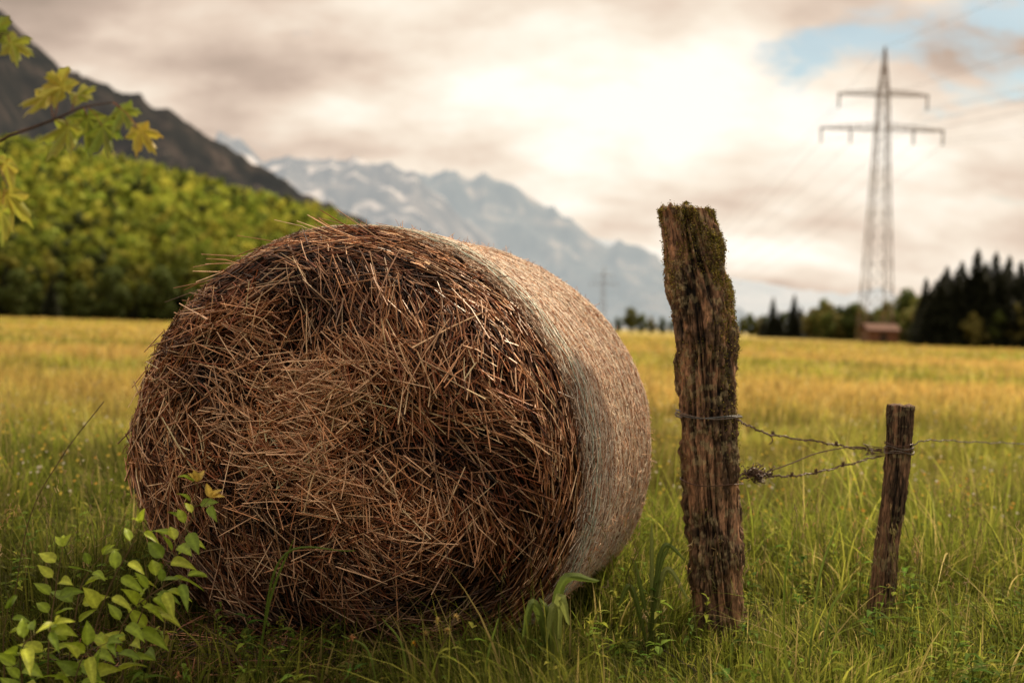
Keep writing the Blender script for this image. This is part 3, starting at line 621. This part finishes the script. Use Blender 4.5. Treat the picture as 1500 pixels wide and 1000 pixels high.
ln=rng.normal(0,.07,(n,2)); Pm=np.stack([x+ln[:,0]*.5,y+ln[:,1]*.5,H*.5],1); Dd=np.stack([ln[:,0],ln[:,1],H],1)
sa=straws(Pm,Dd,H,np.full(n,.0008)*np.maximum(1,y/4),np.tile((.24,.22,.08),(n,1)),.03)
m_=6; ii=np.repeat(np.arange(n),m_); f=rng.uniform(.75,1.03,n*m_)
Pt=np.stack([x[ii]+ln[ii,0]*f,y[ii]+ln[ii,1]*f,H[ii]*f],1)+rng.normal(0,.004,(n*m_,3)); hc=np.array([(.50,.40,.22),(.34,.31,.13),(.6,.44,.20)])[rng.choice(3,n,p=[.5,.35,.15])][ii]
sb=straws(Pt,Dd[ii]+rng.normal(0,.14,(n*m_,3)),rng.uniform(.008,.022,n*m_),rng.uniform(.0009,.0020,n*m_)*np.maximum(1,y[ii]/6),hc,.05)
G=joinvf([sa,sb]);obj("seed_heads",npmesh("seed_heads",G[0],G[1],M_grass,G[2]),kind="stuff",label="thin stems with feathery seed heads",cat="wildflowers")
n=5200; y=np.exp(rng.uniform(math.log(4.2),math.log(70),n)); x=rng.uniform(-.6,.6,n)*y; ok=~inbale(x,y,.1); x=x[ok];y=y[ok];n=len(x)
P=np.stack([x,y,rng.uniform(.20,.36,n)],1); s=(rng.uniform(.005,.011,n)*np.maximum(1,y/14))[:,None]; e1=np.array([1,0,0.]);e2=np.array([0,.5,.85])
V=np.stack([P-e1*s,P-e2*s,P+e1*s,P+e2*s],1).reshape(-1,3); C=np.array([(.88,.66,.12),(.80,.74,.56),(.85,.50,.10)])[rng.choice(3,n,p=[.55,.25,.20])]
obj("wildflowers",npmesh("wildflowers",V,np.arange(4*n).reshape(-1,4),M_grass,np.repeat(C,4,0)),kind="stuff",label="tiny yellow and white meadow flowers",cat="wildflowers")
n=1300; x=rng.normal(-.65,.36,n);y=rng.uniform(2.65,3.2,n); P=np.stack([x,y,rng.uniform(.005,.06,n)],1); D=rng.normal(size=(n,3));D[:,2]*=.3
G=straws(P,D,rng.uniform(.05,.16,n),rng.uniform(.001,.0022,n),cols_(n,(5,5,3,1,0,2))*.8);obj("loose_straw",npmesh("loose_straw",G[0],G[1],M_straw,G[2]),kind="stuff",label="loose straw fallen around the bale",cat="straw")
# ---------------------------------------------------------------- leaves
def leaf(a,b,d,up,Ln,W,c,droop=.25,fold=.18,rows=8):
    d=d.normalized(); s=d.cross(up).normalized(); u=s.cross(d).normalized(); V=[];F=[];C=[]
    for i in range(rows+1):
        t=i/rows; w=W*.5*(math.sin(math.pi*t**.70)**.85)*(1-.35*t) if 0<t<1 else .0006
        p=b+d*Ln*t-Vector((0,0,1))*droop*Ln*t*t
        for k,q in enumerate((-1,-.5,0,.5,1)):
            V.append(p+s*w*q+u*abs(q)*w*fold*2+u*math.sin(t*9+k)*.014*Ln); sh=(1.0-.12*(i%2)*(abs(q)>.1)) if k!=2 else 1.35
            C.append(tuple(x*sh for x in c))
        if i:
            for k in range(4): o_=(i-1)*5+k; F.append((o_,o_+1,o_+6,o_+5))
    a.add(V,F,C)
gcol=[(.36,.45,.035),(.28,.38,.03),(.46,.52,.055),(.19,.28,.025)]
def shrub(label,stems,Lr,seed,loc):
    random.seed(seed); sa_=Acc();la=Acc()
    for st,tips in stems:
        P=spline(st,8); n=len(P); tube(sa_,P,[.0024*(1-.7*i/n) for i in range(n)],6,(.14,.09,.045))
        L=sum((P[i+1]-P[i]).length for i in range(n-1)); acc=0; nx=.22*L; side=1
        for i in range(n-1):
            acc+=(P[i+1]-P[i]).length
            if acc>nx:
                nx=acc+random.uniform(.030,.052); d=(P[i+1]-P[i]).normalized()
                for sgn in ((side,-side) if random.random()<.55 else (side,)):
                    out=d.cross(Vector((0,-.9,.45))).normalized()*sgn+d*random.uniform(.2,.8)+Vector((random.gauss(0,.25),random.gauss(-.1,.35),random.gauss(.05,.2)))
                    pe=P[i]+out.normalized()*.016; tube(sa_,[P[i],pe],.0009,4,(.16,.16,.05))
                    c=random.choice(gcol); Ln=random.uniform(*Lr)*(1-.35*(acc/L)**3)
                    leaf(la,pe,out,Vector((random.gauss(0,.4),random.gauss(-.45,.4),1)).normalized(),Ln,Ln*random.uniform(.44,.56),c,droop=random.uniform(.1,.45),fold=random.uniform(.1,.3))
                side=-side
        c=(.55,.40,.08) if tips else random.choice(gcol); d=(P[-1]-P[-2]).normalized()
        for q in range(3): leaf(la,P[-1],d+Vector((random.gauss(0,.6),random.gauss(0,.5),random.gauss(0,.3))),Vector((0,-.7,1)),Lr[0]*.8,Lr[0]*.35,c)
    e=obj("shrub",None,label=label,cat="shrub",loc=loc)
    for nm,ac,mt in (("stem",sa_,M_bark),("foliage",la,M_leaf)):
        me=ac.mesh(nm,mt,True); me.transform(Matrix.Translation(-Vector(loc))); obj(nm,me,e)
gb=at(60,1035,2.5)
def g0(u,d): p=at(u,1000,d); return Vector((p.x,d,0))
shrub("young bush with bright green oval leaves beside the bale",[
 ([g0(170,2.55),at(195,930,2.53),at(225,860,2.52),at(262,790,2.52),at(308,728,2.5)],1),
 ([g0(120,2.5),at(140,920,2.46),at(165,850,2.45),at(195,795,2.42),at(205,765,2.4)],0),
 ([g0(70,2.5),at(72,935,2.5),at(82,860,2.52),at(92,800,2.52)],0),
 ([g0(100,2.45),at(120,965,2.42),at(158,940,2.38)],0),
 ([g0(10,2.5),at(5,940,2.45),at(12,890,2.45)],0),
 ([g0(150,2.5),at(180,915,2.5),at(225,868,2.5),at(275,842,2.48)],0),
 ([g0(40,2.45),at(30,960,2.35),at(50,930,2.3),at(80,912,2.28)],0),
 ([g0(95,2.6),at(110,905,2.58),at(122,850,2.6),at(150,812,2.6)],0),
 ([g0(200,2.65),at(225,900,2.62),at(255,815,2.6),at(282,755,2.6),at(290,705,2.6)],1)],(.060,.090),7,(gb.x,2.5,0))
MO=[(0,1.0),(7,.80),(12,.84),(22,.45),(34,.70),(42,.74),(48,.95),(54,.76),(62,.72),(74,.40),(90,.52),(104,.62),(116,.42),(140,.34),(165,.28),(180,.10)]
def maple(a,c0,d,up,S,c):
    d=d.normalized(); s=d.cross(up).normalized(); u=s.cross(d).normalized(); V=[c0];C=[tuple(x*1.3 for x in c)];F=[]
    out=[(an,r) for an,r in MO]+[(360-an,r) for an,r in MO[-2:0:-1]]
    n=len(out)
    for f in (.5,1):
        for j,(an,r) in enumerate(out):
            t=math.radians(an); rr=r*f*S; x=math.cos(t)*rr;y=math.sin(t)*rr
            V.append(c0+d*x+s*y-Vector((0,0,1))*.35*(rr*rr/S)+u*.10*S*math.cos(t*7)*f); C.append(tuple(q*random.uniform(.85,1.1) for q in c))
    for j in range(n):
        k_=(j+1)%n; F.append((0,1+j,1+k_)); F.append((1+j,1+n+j,1+n+k_,1+k_))
    a.add(V,F,C)
random.seed(12)
sa_=Acc();la=Acc(); dM=1.95
root=Vector((-1.75,1.9,0))
tube(sa_,spline([root,Vector((-1.72,1.92,.7)),Vector((-1.66,1.93,1.3)),Vector((-1.62,1.95,2.2))],6),[.028-.001*i for i in range(19)],8,(.10,.07,.05))
br=[Vector((-1.66,1.93,1.25)),at(-60,215,1.95),at(20,196,1.95),at(80,175,1.95),at(120,158,1.95),at(165,150,1.95)]
tube(sa_,spline(br,8),[.0042*(1-.8*i/41) for i in range(41)],6,(.10,.055,.035))
br2=[Vector((-1.65,1.94,1.5)),at(-50,60,1.95),at(5,50,1.95)]; tube(sa_,spline(br2,6),[.005*(1-.7*i/13) for i in range(13)],6,(.1,.06,.035))
br3=[at(-30,212,1.95),at(0,250,1.9),at(12,275,1.88)]; tube(sa_,spline(br3,6),.0018,5,(.1,.06,.035))
yel=(.52,.42,.06)
for u,v,dx,dz,S,bu,bv in [(92,128,-.1,.3,.060,80,172),(70,140,-1,-.1,.060,78,175),(100,185,-.5,-1,.068,84,173),(128,172,.1,-1,.062,120,158),(150,185,.5,-1,.066,128,157),(112,140,.6,.5,.052,105,164),(178,160,.6,-.6,.050,160,150),(204,190,.8,-.8,.044,165,150),(10,285,.0,-1,.062,12,270),(2,310,.2,-1,.058,8,275),(8,240,-.4,-1,.066,0,250),(15,62,.8,-.2,.054,5,50),(-10,50,-.2,.6,.07,0,52),(-20,240,0,-1,.07,-30,210),(-40,90,0,-1,.07,-45,60)]:
    p=at(u,v,dM+random.uniform(-.05,.05)); b=at(bu,bv,dM); tube(sa_,[b,(b+p)/2+Vector((0,0,.006)),p],.0009,4,(.3,.12,.05))
    c=yel if u>190 else random.choice([(.36,.37,.05),(.25,.30,.04),(.44,.40,.06),(.18,.22,.03)])
    maple(la,p,Vector((dx,random.uniform(-.5,.2),dz)),Vector((random.gauss(0,.4),-1.0,random.uniform(.2,1.0))),S*random.uniform(.9,1.15),c)
e=obj("maple_tree",None,label="young maple with hanging lobed yellow green leaves",cat="tree",loc=root)
for nm,ac,mt in (("trunk",sa_,M_bark),("foliage",la,M_leaf)):
    me=ac.mesh(nm,mt,False); me.transform(Matrix.Translation(-root)); obj(nm,me,e)
def broad(a,b,tip,mid,W,c):
    P=spline([b,mid,tip],9); n=len(P); V=[];F=[];C=[]
    for i,p in enumerate(P):
        t=i/(n-1); d=(P[min(i+1,n-1)]-P[max(i-1,0)]).normalized(); s=d.cross(Vector((.1,-1,.3))).normalized(); u=s.cross(d)
        w=W*.5*(math.sin(math.pi*(t*.86+.10))**.8)*(1+.12*math.sin(i*1.9)) if t<1 else .001
        for k,q in enumerate((-1,-.6,-.25,0,.25,.6,1)): V.append(p+s*w*q-u*abs(q)*w*.55); f_=(1.25 if k==3 else (.85 if k%2 else 1.0))*(.6+.5*t); C.append(tuple(x*f_ for x in c))
        if i:
            for k in range(6): o_=(i-1)*7+k; F.append((o_,o_+1,o_+8,o_+7))
    a.add(V,F,C)
def bplant(label,base,lv):
    a=Acc()
    for tip,mid,W,c in lv: broad(a,base+Vector((random.gauss(0,.01),random.gauss(0,.01),0)),tip,mid,W,c)
    me=a.mesh("foliage",M_leaf,True); me.transform(Matrix.Translation(-base)); obj("broad_leaf_plant",me,label=label,cat="plant",group="broad leaved plants by the bale",loc=base)
pg=(.15,.21,.04); pp=(.28,.33,.09)
b=g0(815,2.7); bplant("broad arching leaves curling beside the bale",b,[(at(878,850,2.62),at(822,858,2.62),.026,pg),(at(834,915,2.55),at(820,878,2.56),.026,pp),(at(765,935,2.55),at(785,885,2.56),.022,pg),(at(790,875,2.6),at(805,908,2.6),.018,pg),(at(800,940,2.55),at(812,890,2.55),.02,pp)])
b=g0(950,3.1); bplant("pale green broad grass clump by the bale",b,[(at(955,765,3.1),at(955,825,3.1),.014,pp),(at(1005,820,3.1),at(970,805,3.1),.016,pg),(at(1010,880,3.1),at(975,835,3.1),.018,pp),(at(930,820,3.1),at(940,865,3.1),.014,pg),(at(905,890,3.05),at(925,860,3.05),.018,pg),(at(985,790,3.1),at(965,840,3.1),.014,pg)])
b=g0(1070,2.95); bplant("small broad leaved weed at the post foot",b,[(at(1045,965,2.9),at(1060,985,2.9),.020,pg),(at(1110,950,2.9),at(1090,975,2.9),.018,pg),(at(1075,935,2.95),at(1070,970,2.95),.016,pg)])
random.seed(31); a=Acc(); made=0
while made<290:
    d=random.uniform(2.45,4.3); x=random.uniform(-.53,.53)*d
    if inbale(np.array([x]),np.array([d]),.06)[0]: continue
    made+=1; hgt=random.uniform(.05,.24) if nearfac(np.array([x]),np.array([d]))[1][0]<.3 else random.uniform(.04,.15); b=Vector((x,d,0)); tip=b+Vector((random.gauss(0,.03),random.gauss(0,.03),hgt)); S_=spline([b,(b+tip)/2+Vector((random.gauss(0,.01),0,0)),tip],4)
    tube(a,S_,.0012,4,(.12,.14,.03)); c=random.choice([(.13,.19,.03),(.19,.25,.04),(.09,.14,.025),(.26,.30,.05)]); bigl=random.choice((1,1,1.7))
    for i in range(1,len(S_)):
        for q in range(2):
            an=random.uniform(0,6.28); Ln=random.uniform(.018,.045)*bigl; leaf(a,S_[i],Vector((math.cos(an),math.sin(an),random.uniform(.1,.7))),Vector((.05,.1,1)),Ln,Ln*random.uniform(.25,.5),tuple(v*random.uniform(.8,1.2) for v in c),.4,.2,4)
obj("meadow_weeds",a.mesh("meadow_weeds",M_weed,True),kind="stuff",label="small leafy weeds growing through the grass",cat="weeds")
a=Acc()
for bu,d,mid,tip,W in [(370,2.6,(395,880),(430,790),.007),(375,2.6,(410,820),(520,806),.006),(1180,2.7,(1200,850),(1230,760),.007),(1200,2.7,(1215,900),(1250,850),.007),(1150,2.8,(1150,850),(1165,780),.006),(1390,2.6,(1396,920),(1385,850),.007),(700,2.5,(715,960),(730,905),.007),(560,2.5,(540,955),(500,930),.006),(600,2.5,(590,950),(560,905),.006)]:
    broad(a,g0(bu,d),at(*tip,d),at(*mid,d),W,random.choice([(.13,.20,.025),(.20,.28,.045),(.17,.24,.04)]))
obj("long_grass_blades",a.mesh("long_grass_blades",M_leaf,True),kind="stuff",label="single long grass blades in front of the bale",cat="grass")
def stemplant(name,label,cat,pts,r,c,head=None):
    a=Acc(); tube(a,spline(pts,8),r,5,c)
    if head:
        for i in range(head[1]):
            d=Vector((random.gauss(0,1),random.gauss(0,1),random.gauss(.3,1))).normalized(); leaf(a,pts[-1]+Vector((0,0,.002)),d,Vector((.1,.2,1)),head[0],head[0]*.4,head[2],0,.1,3)
    obj(name,a.mesh(name,M_leaf,True),label=label,cat=cat)
stemplant("dry_stem","thin bare dry stem standing in the grass","plant",[g0(10,2.9),at(40,770,2.9),at(90,670,2.9),at(152,588,2.9)],.0014,(.16,.10,.05))
stemplant("flower_stem","small orange seed head on a thin stem","flower",[g0(505,2.5),at(510,980,2.5),at(516,936,2.5)],.0015,(.2,.13,.05),(.013,26,(.5,.27,.12)))
stemplant("flower_stem","small yellow flower bud on a thin stem","flower",[g0(612,2.5),at(608,980,2.5),at(606,943,2.5)],.0015,(.15,.17,.04),(.008,22,(.75,.45,.04)))
for tx,ty in((640,910),(655,925),(622,930),(668,905)): stemplant("flower_stem","pale tan seed head on a thin stem","flower",[g0(640,2.5),at(640,970,2.5),at(tx,ty,2.5)],.0012,(.2,.15,.06),(.012,30,(.45,.33,.12)))
stemplant("flower_stem","small orange seed head near the ground","flower",[g0(262,2.4),at(262,1010,2.4),at(262,990,2.4)],.0015,(.2,.13,.05),(.012,22,(.5,.27,.12)))
